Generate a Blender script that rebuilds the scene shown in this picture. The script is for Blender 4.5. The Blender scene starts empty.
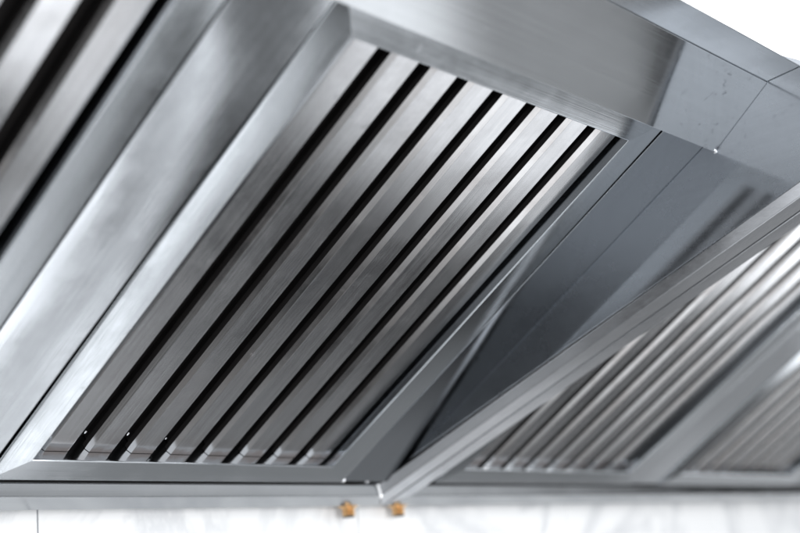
import bpy, bmesh, math, random
from mathutils import Vector, Matrix
random.seed(4)
sc = bpy.context.scene
COL = sc.collection
AL = math.radians(31.0)            # pitch of the filter bank
ROT = math.pi - AL                 # local x = along hood, y = up the slope, z = out of the filter face
XE = 0.590                         # inner face of the end panel

# ------------------------------------------------------------------ materials
def nt(name):
    m = bpy.data.materials.new(name); m.use_nodes = True
    t = m.node_tree; b = t.nodes['Principled BSDF']
    return m, t, b
def N(t, kind, **kw):
    n = t.nodes.new(kind)
    for k, v in kw.items(): setattr(n, k, v)
    return n
def ramp(t, src, stops):
    r = N(t, 'ShaderNodeValToRGB'); e = r.color_ramp.elements
    while len(e) < len(stops): e.new(0.5)
    for i, (p, v) in enumerate(stops):
        e[i].position = p; e[i].color = (v, v, v, 1) if not isinstance(v, tuple) else (*v, 1)
    t.links.new(src, r.inputs[0]); return r.outputs[0]
def noise(t, vec, scale, detail=3, rough=.55, dist=0.0):
    n = N(t, 'ShaderNodeTexNoise'); n.inputs['Scale'].default_value = scale
    n.inputs['Detail'].default_value = detail; n.inputs['Roughness'].default_value = rough
    n.inputs['Distortion'].default_value = dist
    t.links.new(vec, n.inputs['Vector']); return n.outputs['Fac']
def mapping(t, vec, scale=(1, 1, 1), rot=(0, 0, 0), loc=(0, 0, 0)):
    m = N(t, 'ShaderNodeMapping'); m.inputs['Scale'].default_value = scale
    m.inputs['Rotation'].default_value = rot; m.inputs['Location'].default_value = loc
    t.links.new(vec, m.inputs['Vector']); return m.outputs[0]
def math_(t, op, a, b=None, c=None, clamp=False):
    n = N(t, 'ShaderNodeMath', operation=op, use_clamp=clamp)
    for i, v in enumerate((a, b, c)):
        if v is None: continue
        if isinstance(v, (int, float)): n.inputs[i].default_value = v
        else: t.links.new(v, n.inputs[i])
    return n.outputs[0]

def steel(name, base=(.60, .62, .645), rough=.28, brush='y', aniso=.5, line=.10, smudge=.10,
          wave=0.0, wave_scale=3.0, grime=0.0, tint=(.40, .30, .24), bump=.25, foot=False, marks=False, contrast=.12):
    m, t, b = nt(name); L = t.links.new
    tc = N(t, 'ShaderNodeTexCoord').outputs['Object']
    inf = N(t, 'ShaderNodeObjectInfo').outputs['Random']
    off = N(t, 'ShaderNodeVectorMath', operation='ADD'); cx = N(t, 'ShaderNodeCombineXYZ')
    L(math_(t, 'MULTIPLY', inf, 37.0), cx.inputs[0]); L(math_(t, 'MULTIPLY', inf, 19.0), cx.inputs[1])
    L(tc, off.inputs[0]); L(cx.outputs[0], off.inputs[1]); vec = off.outputs[0]
    s = {'x': (5, 620, 620), 'y': (620, 5, 620), 'z': (620, 620, 5)}[brush]
    s2 = {'x': (1.3, 130, 130), 'y': (130, 1.3, 130), 'z': (130, 130, 1.3)}[brush]
    fine = noise(t, mapping(t, vec, s), 1.0, 3, .6)
    band = noise(t, mapping(t, vec, s2), 1.0, 2, .5)
    sm = noise(t, vec, 9.0, 5, .62, .6)
    sm2 = noise(t, vec, 31.0, 4, .6, 1.2)
    spots = ramp(t, noise(t, vec, 46.0, 2, .5), [(.70, 0.0), (.78, 1.0)])
    # colour: a little variation along the brush lines, greasy clouds
    mx = N(t, 'ShaderNodeMix', data_type='RGBA'); mx.inputs['A'].default_value = (*[c * (1 - contrast) for c in base], 1)
    mx.inputs['B'].default_value = (*[min(1, c * (1 + contrast * .8)) for c in base], 1)
    L(math_(t, 'ADD', math_(t, 'MULTIPLY', fine, .55), math_(t, 'MULTIPLY', band, .45)), mx.inputs['Factor'])
    col = mx.outputs['Result']
    gx = N(t, 'ShaderNodeMix', data_type='RGBA'); L(col, gx.inputs['A']); gx.inputs['B'].default_value = (*tint, 1)
    L(math_(t, 'MULTIPLY', ramp(t, sm, [(.42, 0.0), (.72, 1.0)]), grime), gx.inputs['Factor'])
    col = gx.outputs['Result']
    if foot:                                    # brown burnt grease along the lower ends
        sp = N(t, 'ShaderNodeSeparateXYZ'); L(tc, sp.inputs[0])
        k = math_(t, 'ADD', sp.outputs[1], math_(t, 'MULTIPLY', math_(t, 'SUBTRACT', sm2, .5), .030))
        k = ramp(t, k, [(.0, .9), (.037, .7), (.043, .16), (.055, .08), (.075, 0.0)])
        fx = N(t, 'ShaderNodeMix', data_type='RGBA'); L(col, fx.inputs['A']); fx.inputs['B'].default_value = (.15, .085, .055, 1)
        L(math_(t, 'MULTIPLY', k, .75), fx.inputs['Factor']); col = fx.outputs['Result']
    if marks:                                   # finger marks near the corner weld
        sp = N(t, 'ShaderNodeSeparateXYZ'); L(tc, sp.inputs[0])
        k = math_(t, 'MULTIPLY', ramp(t, sp.outputs[0], [(.44, 0.0), (.52, 1.0)]), ramp(t, noise(t, tc, 44.0, 5, .7), [(.60, 0.0), (.70, 1.0)]))
        fx = N(t, 'ShaderNodeMix', data_type='RGBA'); L(col, fx.inputs['A']); fx.inputs['B'].default_value = (.16, .16, .18, 1)
        L(math_(t, 'MULTIPLY', k, .75), fx.inputs['Factor']); col = fx.outputs['Result']
    L(col, b.inputs['Base Color'])
    b.inputs['Metallic'].default_value = 1.0
    r = math_(t, 'ADD', math_(t, 'MULTIPLY', math_(t, 'SUBTRACT', fine, .5), line), rough)
    r = math_(t, 'ADD', r, math_(t, 'MULTIPLY', math_(t, 'SUBTRACT', sm, .5), smudge * 2))
    r = math_(t, 'ADD', r, math_(t, 'MULTIPLY', math_(t, 'SUBTRACT', sm2, .5), smudge))
    r = math_(t, 'ADD', r, math_(t, 'MULTIPLY', spots, smudge * .8), clamp=True)
    L(r, b.inputs['Roughness'])
    b.inputs['Anisotropic'].default_value = aniso
    tv = N(t, 'ShaderNodeVectorTransform', vector_type='VECTOR', convert_from='OBJECT', convert_to='WORLD')
    tv.inputs[0].default_value = {'x': (0, 1, 0), 'y': (1, 0, 0), 'z': (1, 0, 0)}[brush]   # light spreads across the brush lines
    L(tv.outputs[0], b.inputs['Tangent'])
    bp = N(t, 'ShaderNodeBump'); bp.inputs['Strength'].default_value = bump; bp.inputs['Distance'].default_value = .00012
    L(fine, bp.inputs['Height'])
    if wave:
        bw = N(t, 'ShaderNodeBump'); bw.inputs['Strength'].default_value = 1.0; bw.inputs['Distance'].default_value = wave
        L(noise(t, vec, wave_scale, 1, .3), bw.inputs['Height']); L(bw.outputs[0], bp.inputs['Normal'])
    L(bp.outputs[0], b.inputs['Normal'])
    return m

M_frame = steel('brushed_frame_steel', (.51, .54, .57), .10, 'y', .6, .06, .06, wave=.0005, wave_scale=7)
M_railx = steel('brushed_rail_steel', (.55, .58, .61), .13, 'x', .6, .06, .06, wave=.0005, wave_scale=7)
M_slat = steel('brushed_slat_steel', (.38, .387, .40), .15, 'y', .7, .10, .09, wave=.0005, wave_scale=11, grime=.32, tint=(.245, .24, .24), bump=.2, foot=True, contrast=.24)
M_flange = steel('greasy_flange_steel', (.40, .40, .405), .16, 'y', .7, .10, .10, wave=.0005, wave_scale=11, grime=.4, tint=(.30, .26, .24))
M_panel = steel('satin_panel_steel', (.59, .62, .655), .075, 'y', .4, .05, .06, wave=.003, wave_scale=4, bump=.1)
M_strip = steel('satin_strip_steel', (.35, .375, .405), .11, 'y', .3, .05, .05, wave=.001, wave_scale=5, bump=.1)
M_end = steel('polished_end_steel', (.61, .645, .69), .09, 'y', .1, .03, .06, wave=.0006, wave_scale=3, bump=.05)
M_front = steel('satin_front_steel', (.60, .625, .65), .09, 'x', .5, .06, .08, wave=.001, wave_scale=5, bump=.12, marks=True)
M_gut = steel('gutter_steel', (.34, .355, .37), .19, 'x', .5, .08, .10, wave=.0008, wave_scale=11)
M_gute = steel('end_gutter_steel', (.46, .475, .50), .19, 'y', .5, .08, .10, wave=.0008, wave_scale=11)
M_case = steel('casing_steel', (.58, .6, .63), .35, 'x', .3)

def hazy(m, fac, rough):
    t = m.node_tree; b = t.nodes['Principled BSDF']; out = [n for n in t.nodes if n.type == 'OUTPUT_MATERIAL'][0]
    b2 = N(t, 'ShaderNodeBsdfPrincipled'); b2.inputs['Metallic'].default_value = 1; b2.inputs['Roughness'].default_value = rough
    t.links.new(b.inputs['Base Color'].links[0].from_socket, b2.inputs['Base Color'])
    mx = N(t, 'ShaderNodeMixShader'); mx.inputs[0].default_value = fac
    tc = N(t, 'ShaderNodeTexCoord').outputs['Object']
    f = math_(t, 'ADD', M2_(t, math_(t, 'SUBTRACT', noise(t, tc, 7.0, 6, .7), .5), .35), fac, clamp=True)
    t.links.new(f, mx.inputs[0])
    t.links.new(b.outputs[0], mx.inputs[1]); t.links.new(b2.outputs[0], mx.inputs[2]); t.links.new(mx.outputs[0], out.inputs['Surface'])
def M2_(t, a, b): return math_(t, 'MULTIPLY', a, b)
hazy(M_end, .26, .30); hazy(M_front, .08, .40); hazy(M_slat, .14, .48)

def plain(name, colr, rough, metal=0.0, nscale=40, var=.3):
    m, t, b = nt(name); tc = N(t, 'ShaderNodeTexCoord').outputs['Object']
    n = noise(t, tc, nscale, 4, .6)
    mx = N(t, 'ShaderNodeMix', data_type='RGBA'); t.links.new(n, mx.inputs['Factor'])
    mx.inputs['A'].default_value = (*[c * (1 - var) for c in colr], 1)
    mx.inputs['B'].default_value = (*[min(1, c * (1 + var)) for c in colr], 1)
    t.links.new(mx.outputs['Result'], b.inputs['Base Color'])
    b.inputs['Roughness'].default_value = rough; b.inputs['Metallic'].default_value = metal
    return m
M_shade = plain('gap_shade_black', (.012, .011, .011), .75)  # near-black colour standing in for the unlit depth of the filters
M_shade.node_tree.nodes['Principled BSDF'].inputs['Specular IOR Level'].default_value = .1
M_brass = plain('turned_brass', (.72, .47, .24), .24, 1.0, 300, .15)
M_weld = plain('bright_weld', (.85, .86, .88), .22, 1.0, 500, .1)
M_rub = plain('dark_thread', (.03, .025, .02), .5)

def tile_mat():
    m, t, b = nt('white_marble_tile'); L = t.links.new
    tc = N(t, 'ShaderNodeTexCoord').outputs['Object']
    big = noise(t, mapping(t, tc, (1, 1, 1), (0, .6, 0)), 2.2, 6, .6, 1.6)
    vein = ramp(t, big, [(.44, 0.0), (.50, 1.0), (.56, 0.0)])
    cl = noise(t, tc, 5.0, 4, .5, .5)
    mx = N(t, 'ShaderNodeMix', data_type='RGBA'); mx.inputs['A'].default_value = (.83, .84, .85, 1)
    mx.inputs['B'].default_value = (.42, .44, .47, 1)
    L(math_(t, 'MULTIPLY', math_(t, 'MULTIPLY', vein, cl), .8), mx.inputs['Factor'])
    L(mx.outputs['Result'], b.inputs['Base Color']); b.inputs['Roughness'].default_value = .22
    return m
M_tile = tile_mat()
M_grout = plain('grey_grout', (.30, .31, .33), .9)

# ------------------------------------------------------------------ mesh helpers
def finish(name, bm, mat, parent=None, bevel=0.0, seg=2, smooth=True, slope=False, wn=False, loc=(0, 0, 0)):
    bmesh.ops.remove_doubles(bm, verts=bm.verts, dist=1e-6)
    bmesh.ops.recalc_face_normals(bm, faces=bm.faces)
    if bevel:
        ed = [e for e in bm.edges if len(e.link_faces) == 2 and e.calc_face_angle(0) > .45]
        bmesh.ops.bevel(bm, geom=ed, offset=bevel, segments=seg, affect='EDGES', profile=.5, clamp_overlap=True)
    me = bpy.data.meshes.new(name); bm.to_mesh(me); bm.free()
    if smooth:
        for p in me.polygons: p.use_smooth = True
        try: me.set_sharp_from_angle(angle=math.radians(50))
        except Exception: pass
    me.materials.append(mat)
    o = bpy.data.objects.new(name, me); COL.objects.link(o)
    if parent: o.parent = parent
    if slope: o.rotation_euler = (ROT, 0, 0)
    o.location = loc
    if smooth and (bevel and seg > 1 or wn):
        w = o.modifiers.new('wn', 'WEIGHTED_NORMAL'); w.keep_sharp = True
    return o
def box(bm, x0, x1, y0, y1, z0, z1):
    v = [bm.verts.new((x, y, z)) for x in (x0, x1) for y in (y0, y1) for z in (z0, z1)]
    for f in ((0, 1, 3, 2), (4, 6, 7, 5), (0, 4, 5, 1), (2, 3, 7, 6), (0, 2, 6, 4), (1, 5, 7, 3)):
        bm.faces.new([v[i] for i in f])
def prism_z(bm, poly, z0, z1):                 # polygon in x, y extruded along z
    a = [bm.verts.new((x, y, z0)) for x, y in poly]; c = [bm.verts.new((x, y, z1)) for x, y in poly]
    n = len(poly); bm.faces.new(a[::-1]); bm.faces.new(c)
    for i in range(n): bm.faces.new((a[i], a[(i + 1) % n], c[(i + 1) % n], c[i]))
def prism_x(bm, poly, x0, x1, x0f=None, x1f=None):   # polygon in y, z extruded along x; ends may be mitred
    a = [bm.verts.new((x0 if x0f is None else x0f(y, z), y, z)) for y, z in poly]
    c = [bm.verts.new((x1 if x1f is None else x1f(y, z), y, z)) for y, z in poly]
    n = len(poly); bm.faces.new(a[::-1]); bm.faces.new(c)
    for i in range(n): bm.faces.new((a[i], a[(i + 1) % n], c[(i + 1) % n], c[i]))
def lathe(bm, prof, cx, cy, seg=28, hexr=None):
    rings = []
    for r, z in prof:
        rings.append([bm.verts.new((cx + r * math.cos(2 * math.pi * k / seg), cy + r * math.sin(2 * math.pi * k / seg), z)) for k in range(seg)])
    for a, b in zip(rings, rings[1:]):
        for k in range(seg): bm.faces.new((a[k], a[(k + 1) % seg], b[(k + 1) % seg], b[k]))
    bm.faces.new(rings[0][::-1]); bm.faces.new(rings[-1])
def blob(bm, c, r, sq=(1, 1, 1), sub=2):
    ret = bmesh.ops.create_icosphere(bm, subdivisions=sub, radius=1.0)
    for v in ret['verts']:
        k = 1 + .12 * math.sin(7 * v.co.x + 5 * v.co.y)
        v.co = Vector((c[0] + v.co.x * r * sq[0] * k, c[1] + v.co.y * r * sq[1] * k, c[2] + v.co.z * r * sq[2]))
def empty(name, loc, rot=(0, 0, 0), label='', cat='', group=None):
    o = bpy.data.objects.new(name, None); COL.objects.link(o); o.empty_display_size = .05
    o.location = loc; o.rotation_euler = rot; o['label'] = label; o['category'] = cat
    if group: o['group'] = group
    return o
def copy_tree(o, parent=None):
    c = o.copy(); COL.objects.link(c)
    if parent: c.parent = parent
    for ch in list(o.children): copy_tree(ch, c)
    return c

# ------------------------------------------------------------------ the baffle filter (local: x along, y up the slope, z outwards)
FW, FH, FD = .5, .616, .040
IX0, IX1, IY0, IY1 = .036, .459, .032, .5765
def make_filter(x, label, dr=0.0):
    root = empty('baffle_filter', (x, 0, 0), (ROT, 0, 0), label, 'filter', 'stainless baffle filters in the two hoods')
    e = .00006                                   # dr: the right rail is bent in a little; the top rail always leans back
    cz = {(IX1, IY0): dr, (IX1, IY1): dr, (0, FH): -.0032, (FW, FH): -.0032}
    rails = (('bottom_rail', 'x', [(0, 0), (FW, 0), (IX1, IY0), (IX0, IY0)]),
             ('top_rail', 'x', [(FW, FH), (0, FH), (IX0, IY1), (IX1, IY1)]),
             ('side_rail', 'y', [(0, FH), (0, 0), (IX0, IY0), (IX0, IY1)]),
             ('side_rail', 'y', [(FW, 0), (FW, FH), (IX1, IY1), (IX1, IY0)]))
    for nm, ax, poly in rails:
        bm = bmesh.new()
        k = 0 if ax == 'x' else 1
        lo, hi = min(p[k] for p in poly), max(p[k] for p in poly); md = (lo + hi) / 2
        top, bot = [], []
        for p in poly:
            q = list(p); q[k] += e if q[k] < md else -e
            top.append(bm.verts.new((q[0], q[1], cz.get(p, 0)))); bot.append(bm.verts.new((q[0], q[1], -FD)))
        bm.faces.new(top); bm.faces.new(bot[::-1])
        for i in range(4): bm.faces.new((top[i], bot[i], bot[(i + 1) % 4], top[(i + 1) % 4]))
        bmesh.ops.recalc_face_normals(bm, faces=bm.faces)
        ed = [bm.edges.get((top[0], top[1])), bm.edges.get((top[2], top[3]))]
        bmesh.ops.bevel(bm, geom=ed, offset=.0016, segments=3, affect='EDGES', profile=.5)
        finish(nm, bm, M_railx if ax == 'x' else M_frame, root, wn=True)
    # eight bent slats: face, two flanges, rounded bends, flange cut back at the foot
    r = .0008; zt = -.012; h = .010; th = .0010
    y0, y1 = IY0 + .0006, IY1 + .012
    for k in range(8):
        xr = .0807 + .0532 * k; xl = max(xr - .0280, IX0 + .002)
        bm = bmesh.new()
        def section(y, hh, inset):
            a, b = xl + inset, xr                        # return painted gap-black, slanted flank, soft bend, face, bend, right flange
            k = min(1.0, hh / h); fw, fh = .0038 * k, .0042 * k + .0004
            pts = [(a - fw - .0002, y, zt - fh - .0060), (a - fw, y, zt - fh)]
            pts += [(a, y, zt - .00012), (a + .00015, y, zt)]
            for q in range(3):
                t_ = math.pi / 2 - q * math.pi / 4
                pts.append((b - r + r * math.cos(t_), y, zt - r + r * math.sin(t_)))
            pts.append((b, y, zt - max(hh, r + .0004)))
            return [bm.verts.new(p) for p in pts]
        rows = []
        for y, hh, ins in ((y0, .0092, .0), (y0 + .004, .0097, .0), (y0 + .008, h, 0), (y0 + .012, h, 0), (y0 + .05, h, 0)):
            rows.append(section(y, hh, ins))
        nseg = 10
        for q in range(1, nseg + 1):
            y = y0 + .05 + (y1 - y0 - .05) * q / nseg
            rows.append(section(y, h, random.uniform(-.00012, .00012)))
        for a, b in zip(rows, rows[1:]):
            for i in range(len(a) - 1): bm.faces.new((a[i], a[i + 1], b[i + 1], b[i]))
        bmesh.ops.recalc_face_normals(bm, faces=bm.faces)
        if sum(f.normal.z for f in bm.faces) < 0: bmesh.ops.reverse_faces(bm, faces=bm.faces)
        me = bpy.data.meshes.new('slat'); bm.to_mesh(me); bm.free()
        for p in me.polygons: p.use_smooth = False
        me.materials.append(M_slat); me.materials.append(M_flange); me.materials.append(M_shade)
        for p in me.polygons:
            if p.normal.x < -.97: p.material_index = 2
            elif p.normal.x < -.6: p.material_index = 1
        o = bpy.data.objects.new('slat', me); COL.objects.link(o); o.parent = root
        so = o.modifiers.new('thick', 'SOLIDIFY'); so.thickness = th; so.offset = -1
    # rear baffles, painted near-black for the shade in the gaps
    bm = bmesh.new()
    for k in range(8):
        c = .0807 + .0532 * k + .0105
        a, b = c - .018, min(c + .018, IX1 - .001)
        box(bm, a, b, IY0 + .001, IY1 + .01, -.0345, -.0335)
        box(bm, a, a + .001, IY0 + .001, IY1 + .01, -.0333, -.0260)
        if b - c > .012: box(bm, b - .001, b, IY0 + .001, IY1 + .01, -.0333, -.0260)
    finish('rear_baffle', bm, M_shade, root)
    for k, (dx, y, rr) in enumerate(((.0095, .056, .0016), (.0095, .056, .0017), (.0095, .051, .0012))):  # small bright blobs stand in for glints at the drain holes
        bm = bmesh.new(); blob(bm, (.0807 + .0532 * k + dx, y, -.0185), rr, (.8, 1.5, .8))
        finish('drain_glint', bm, M_weld, root)
    return root
G = 'stainless baffle filters in the two hoods'
f_mid = make_filter(0.0, 'sharp stainless baffle filter with eight slats, framed in the middle of the nearer hood')
make_filter(-.5916, 'blurred stainless baffle filter at the upper left, nearest the viewer beside the plain panel')
spots = [(.683, 'blurred stainless baffle filter just beyond the diagonal hood edge, left in the farther hood'),
         (1.275, 'blurred stainless baffle filter at the far right, past the pale strip in the farther hood')]
for x, lab in spots:
    c = copy_tree(f_mid); c.location = (x, 0, 0); c['label'] = lab

# ------------------------------------------------------------------ the hoods
E_SL = .373; EN = math.hypot(1, E_SL)
def edge_z(y): return .0105 - E_SL * y                 # lower edge of the end panel
nB = Vector((0, -E_SL, -1)) / EN                       # down, out of the opening
tB = Vector((0, 1, -E_SL)) / EN                        # along the opening towards the wall
HB, WB, SL = .0112, .038, .0085
yb = .0165
A0 = Vector((0, yb, -.0008))
FP0 = (-.5266, .302); FP1 = (-.600, .360)              # front panel, lower and upper edge
def make_hood(x0, x1, end_at, strips, label):
    """x0..x1 outer width, end_at: inner faces of the end panels, strips: plain panels between the filters"""
    root = empty('exhaust_hood', ((x0 + x1) / 2, .04, -.02), (0, 0, 0), label, 'hood', 'stainless exhaust hoods')
    ox, oy, oz = root.location
    def P(name, bm, mat, **kw):
        o = finish(name, bm, mat, root, **kw)
        o.location = (-ox, -oy, -oz); return o
    xi0, xi1 = end_at
    # plain panels in the plane of the filters
    for a, b, mat in strips:
        bm = bmesh.new(); box(bm, a, b, 0.0, .612, -.012, -.0025)
        o = P('blank_panel', bm, mat, bevel=.0008); o.rotation_euler = (ROT, 0, 0)
    # black sheet painted as the unlit plenum behind the filters
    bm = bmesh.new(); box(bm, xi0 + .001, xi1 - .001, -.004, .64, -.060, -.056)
    o = P('plenum', bm, M_shade); o.rotation_euler = (ROT, 0, 0)
    # front panel: bent sheet with a hem over the top of the filters
    d = Vector((FP1[0] - FP0[0], FP1[1] - FP0[1])).normalized(); n = Vector((d.y, -d.x)) 
    if n.y < 0: n = -n
    t_ = .0016
    p0, p1 = Vector(FP0), Vector(FP1)
    poly = [p0, p1, p1 + n * t_, p0 + n * (t_ + .009) + d * .001, p0 + n * (.009 + t_)]
    poly = [p0, p1, p1 + n * t_, p0 + n * t_ + d * .0016, p0 + n * .0105 + d * .0016, p0 + n * .0105]
    bm = bmesh.new(); prism_x(bm, [tuple(q) for q in poly], xi0 + .0005, xi1 - .0005)
    P('front_panel', bm, M_front, bevel=.0004)
    # front gutter
    q0 = (FP1[0] + .002, FP1[1] + .001); q1 = (-.640, .3655)
    bm = bmesh.new(); prism_x(bm, [q0, q1, (q1[0] + .012, q1[1] + .0075), (q0[0] + .004, q0[1] + .022)], xi0 + .0005, xi1 - .0005)
    P('front_gutter', bm, M_gut, bevel=.0012)
    # casing: roof, sloped front skin and back
    bm = bmesh.new()
    prism_x(bm, [(-.6265, .3752), (-.515, .452), (.046, .452), (.046, .002), (.0445, .002), (.0445, .450), (-.5145, .450), (-.6265, .3772)][::-1], xi0 + .001, xi1 - .001)
    P('casing', bm, M_case)
    bm = bmesh.new(); box(bm, xi0 + .002, xi1 - .006, .0215, .0440, .0035, .0060); P('trough_shade', bm, M_shade)  # black plate added to darken the gap above the back gutter
    mit = lambda y, z: (Vector((0, y, z)) - A0).dot(tB) - .0001
    # back gutter (inner face + underside), mitred into the end gutters
    a = A0; b_ = A0 + nB * HB + tB * SL; c = A0 + nB * HB + tB * WB; dd = A0 + tB * WB
    bm = bmesh.new()
    prism_x(bm, [(v.y, v.z) for v in (a, b_, c, dd)], xi0, xi1,
            x0f=lambda y, z: xi0 + .0045 - mit(y, z), x1f=lambda y, z: xi1 - .0045 + mit(y, z))
    P('back_gutter', bm, M_gut, bevel=.0011)
    # end panels and their gutters
    for side, (xi, xo) in enumerate(((xi0, x0), (xi1, x1))):
        s = 1 if side else -1
        lo, hi = min(xi, xo), max(xi, xo)
        poly = [(.0455, edge_z(.0455) + .002), (-.735, edge_z(-.735)), (-.735, .325), (-.645, .369), (-.515, .4535), (.0455, .4535)]
        bm = bmesh.new(); prism_x(bm, poly, lo, hi); P('end_panel', bm, M_end, bevel=.0008)
        # gutter bar under the end panel: proud inner face, flat underside
        inn = xi - s * .0045
        bm = bmesh.new()
        lx = abs(xo - inn); f_ = Vector((0, -.742, edge_z(-.742)))
        prof = ((0, 0), (SL, HB), (lx, HB), (lx, 0))
        ring_f = [Vector((inn + s * o_, *(f_ + nB * d_)[1:])) for o_, d_ in prof]
        ring_b = [Vector((inn + s * o_, *(A0 + nB * d_ + tB * min(o_, WB))[1:])) for o_, d_ in prof]
        va = [bm.verts.new(v) for v in ring_f]; vb = [bm.verts.new(v) for v in ring_b]
        bm.faces.new(va[::-1]); bm.faces.new(vb)
        for i in range(4): bm.faces.new((va[i], va[(i + 1) % 4], vb[(i + 1) % 4], vb[i]))
        P('end_gutter', bm, M_gute, bevel=.0011)
    return root, P

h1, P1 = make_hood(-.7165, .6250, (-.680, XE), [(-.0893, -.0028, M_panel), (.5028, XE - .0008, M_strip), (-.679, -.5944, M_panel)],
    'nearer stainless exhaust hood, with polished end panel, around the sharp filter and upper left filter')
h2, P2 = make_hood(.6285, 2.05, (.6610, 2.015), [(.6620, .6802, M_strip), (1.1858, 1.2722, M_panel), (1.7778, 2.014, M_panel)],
    'farther blurred stainless exhaust hood at the lower right beyond the diagonal edge')

# welds and corner marks on the near hood
for c_, r_, q_ in (((XE - .0005, -.5270, .3020), .0022, (.5, 1, 1)), ((.5015, -.001, .0035), .0036, (1, 1, 1))):
    bm = bmesh.new(); blob(bm, c_, r_, q_); P1('weld', bm, M_weld)
bm = bmesh.new()
for q in range(7):
    v = A0 + nB * (HB * q / 6) + tB * (SL * q / 6); blob(bm, (XE - .0050 + SL * q / 6, v.y - .0005, v.z), .0026 + .0008 * (q == 6), (1.1, 1, 1.2))
P1('weld', bm, M_weld)
bm = bmesh.new(); blob(bm, (.552, .004, .0045), .0034, (1, 1, 1.2)); P1('weld', bm, M_weld)
# flange of the front panel turned onto the end panel
# brass drain plugs under the back gutters
for root, P, x in ((h1, P1, .5700), (h2, P2, .6690)):
    y = .0585; zt = .004; zt2 = -.0212
    bm = bmesh.new()
    lathe(bm, [(.0085, zt), (.0085, zt2 + .0004), (.0132, zt2), (.0138, zt2 - .0006), (.0138, zt2 - .0026), (.0130, zt2 - .0033), (.0092, zt2 - .0044), (.0088, zt2 - .0056)], x, y, 36)
    p = P('drain_plug', bm, M_brass)
    bm = bmesh.new()
    prof = [(.0086, zt2 - .0054)]
    for q in range(4): prof += [(.0089, zt2 - .0062 - .0022 * q), (.0081, zt2 - .0073 - .0022 * q)]
    prof += [(.0076, zt2 - .0148)]
    lathe(bm, prof, x, y, 30); finish('plug_thread', bm, M_brass, p)
    bm = bmesh.new(); lathe(bm, [(.0080, zt2 - .0146), (.0083, zt2 - .0151), (.0079, zt2 - .0167), (.004, zt2 - .0171)], x, y, 26)
    finish('plug_gasket', bm, M_rub, p)

# ------------------------------------------------------------------ tiled wall behind
wall = empty('tiled_wall', (.6, .08, -.15), (0, 0, 0), 'white marble tiled wall behind and below the stainless hoods', 'wall')
bm = bmesh.new(); TW = .5
zs = [-.15, .22, .72, 1.22, 1.9]
for i in range(-5, 8):
    for z0, z1 in zip(zs, zs[1:]):
        box(bm, .1108 + TW * i + .001, .1108 + TW * (i + 1) - .001, 0.080, .090, z0 + .001, z1 - .001)
o = finish('tile', bm, M_tile, wall, .0008, 1, smooth=False); o.location = (-.6, -.08, .15)
bm = bmesh.new(); box(bm, -2.41, 4.10, 0.081, .14, -.15, 1.9)
o = finish('grout', bm, M_grout, wall); o.location = (-.6, -.08, .15)

# ------------------------------------------------------------------ light
w = bpy.data.worlds.new('World'); sc.world = w; w.use_nodes = True
t = w.node_tree; L = t.links.new; bg = t.nodes['Background']
gen = N(t, 'ShaderNodeTexCoord').outputs['Generated']
sep = N(t, 'ShaderNodeSeparateXYZ'); L(gen, sep.inputs[0])
X_, Y_, Z_ = sep.outputs
def mr(src, a, b, c, d):
    n = N(t, 'ShaderNodeMapRange', interpolation_type='SMOOTHSTEP')
    for i, v in enumerate((a, b, c, d)): n.inputs[i + 1].default_value = v
    L(src, n.inputs[0]); return n.outputs[0]
# added bright and dark zones by direction, shaped for the reflections in the steel
def M2(a, b): return math_(t, 'MULTIPLY', a, b)
ahead = mr(X_, .1, .4, 0, 1); behind = mr(X_, -.1, -.4, 0, 1)
band = M2(M2(mr(Y_, -.17, -.10, 0, 1), mr(Y_, -.045, .05, 1, 0)), ahead)
notch = M2(mr(Z_, -.858, -.842, 0, 1), mr(Z_, -.745, -.73, 1, 0))          # dark break put into the band to dim some reflections
band = M2(band, math_(t, 'SUBTRACT', 1.0, M2(notch, .93)))
band = M2(band, math_(t, 'ADD', 1.0, M2(mr(Z_, -.80, -.85, 0, 1), .5)))
below = mr(Z_, -.92, -.97, 0, 1)
far2 = M2(M2(M2(mr(Z_, -.52, -.47, 0, 1), mr(Y_, -.02, .04, 0, 1)), mr(Y_, .16, .24, 1, 0)), ahead)
far = M2(M2(M2(mr(Z_, -.53, -.47, 0, 1), mr(Y_, -.2, -.1, 0, 1)), mr(Y_, -.01, .05, 1, 0)), ahead)
core = math_(t, 'ADD', math_(t, 'ADD', .30, M2(M2(mr(Z_, -.806, -.800, 0, 1), mr(Z_, -.797, -.791, 1, 0)), 1.1)),
             math_(t, 'ADD', M2(M2(mr(Z_, -.816, -.8135, 0, 1), mr(Z_, -.8125, -.810, 1, 0)), .5), M2(mr(Z_, -.822, -.832, 0, 1), 2.4)))
strip = M2(core, M2(M2(M2(mr(Z_, -.855, -.838, 0, 1), mr(Z_, -.797, -.787, 1, 0)), mr(Y_, -.16, -.08, 0, 1)), ahead))
glow_y = M2(mr(Y_, .09, .22, 0, 1), ahead)
up = mr(Z_, .0, .4, 0, 1)
room = M2(M2(mr(Y_, -.15, -.25, 0, 1), ahead), mr(Z_, -.512, -.505, 1, 0))
patch = M2(M2(mr(Z_, -.60, -.66, 0, 1), mr(Z_, -.80, -.72, 0, 1)), M2(mr(Y_, -.20, -.26, 0, 1), ahead))
left = M2(behind, mr(Y_, -.08, -.25, 0, 1))
left2 = M2(behind, M2(mr(Y_, .22, .30, 0, 1), mr(Z_, -.6, -.53, 0, 1)))
bandl = M2(M2(M2(mr(Y_, -.24, -.17, 0, 1), mr(Y_, -.10, .0, 1, 0)), M2(behind, mr(Z_, -.64, -.70, 0, 1))), mr(Z_, -.87, -.84, 0, 1))
viewer = M2(mr(Y_, -.42, -.58, 0, 1), mr(Z_, -.5, -.35, 0, 1))
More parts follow.
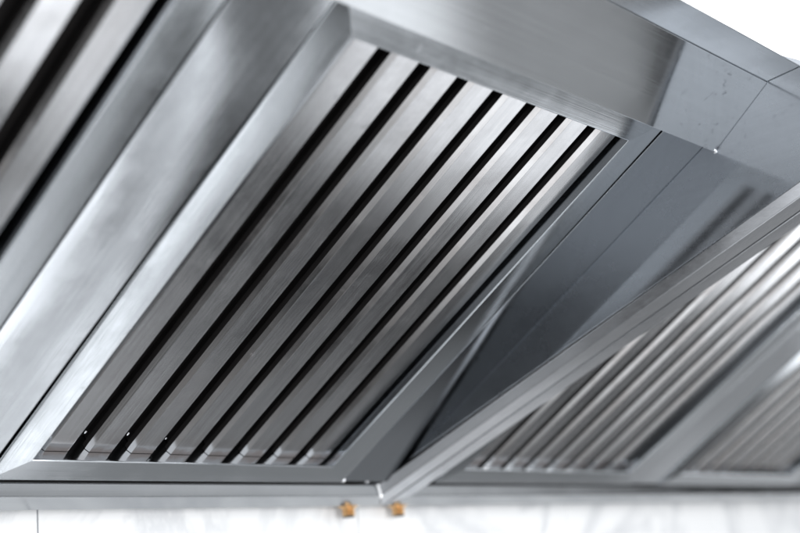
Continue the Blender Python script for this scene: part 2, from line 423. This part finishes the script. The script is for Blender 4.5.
glow_y2 = M2(M2(mr(Y_, .28, .36, 0, 1), mr(Z_, -.62, -.52, 0, 1)), ahead)
left3 = M2(behind, M2(mr(Y_, -.14, -.08, 0, 1), mr(Y_, .0, .08, 1, 0)))
under = M2(M2(behind, mr(Y_, .09, .18, 0, 1)), mr(Z_, -.70, -.76, 0, 1))
v = .032
for term, k in ((band, 2.5), (bandl, 2.2), (viewer, 1.1), (below, .25), (under, .55), (far, 2.8), (far2, .32), (strip, 1.0), (glow_y2, .55), (left3, .60), (glow_y, .27), (up, .5), (room, .34), (patch, 1.05), (left, .85), (left2, 2.3)):
    v = math_(t, 'ADD', M2(term, k), v)
cm = N(t, 'ShaderNodeCombineColor')
L(math_(t, 'MULTIPLY', v, .985), cm.inputs[0]); L(v, cm.inputs[1]); L(math_(t, 'MULTIPLY', v, 1.02), cm.inputs[2])
L(cm.outputs[0], bg.inputs['Color']); bg.inputs['Strength'].default_value = 1.0

def area(name, loc, target, size, power, size_y=None):
    l = bpy.data.lights.new(name, 'AREA'); l.energy = power; l.size = size
    if size_y: l.shape = 'RECTANGLE'; l.size_y = size_y
    o = bpy.data.objects.new(name, l); COL.objects.link(o); o.location = loc
    o.rotation_euler = (Vector(target) - Vector(loc)).to_track_quat('-Z', 'Y').to_euler()
    return o
area('wall_fill_upper', (1.6, -1.1, 2.0), (2.0, .05, .9), 1.0, 60)  # unseen fill added to whiten the upper wall
area('wall_fill_lower', (-.2, -2.4, -.15), (.6, .05, -.04), .7, 33)  # unseen fill added on the camera side, whitens the wall below the hoods

# ------------------------------------------------------------------ camera
R = [[0.6621059452882748, -0.7441621952920724, -0.08853442444611383], [0.12774621660049096, 0.2284834847653277, -0.9651301473551396], [0.7384420230175024, 0.6277084707788938, 0.24634417864898395]]
C = Vector((-0.6978581868239264, -1.147187759088855, -0.14767484206324))
right, down, fwd = (Vector(r) for r in R)
m = Matrix((right, -down, -fwd)).transposed().to_4x4(); m.translation = C
cam = bpy.data.cameras.new('camera'); co = bpy.data.objects.new('camera', cam); COL.objects.link(co)
co.matrix_world = m
cam.sensor_width = 36; cam.lens = 1301.984 / 800 * 36
cam.clip_start = .02; cam.clip_end = 100
cam.dof.use_dof = True; cam.dof.aperture_fstop = 2.8
cam.dof.focus_distance = (Vector((.27, -.27, .16)) - C).dot(fwd)
sc.camera = co
sc.view_settings.view_transform = 'Standard'; sc.view_settings.look = 'None'
sc.view_settings.exposure = 0.0; sc.view_settings.gamma = 1.0
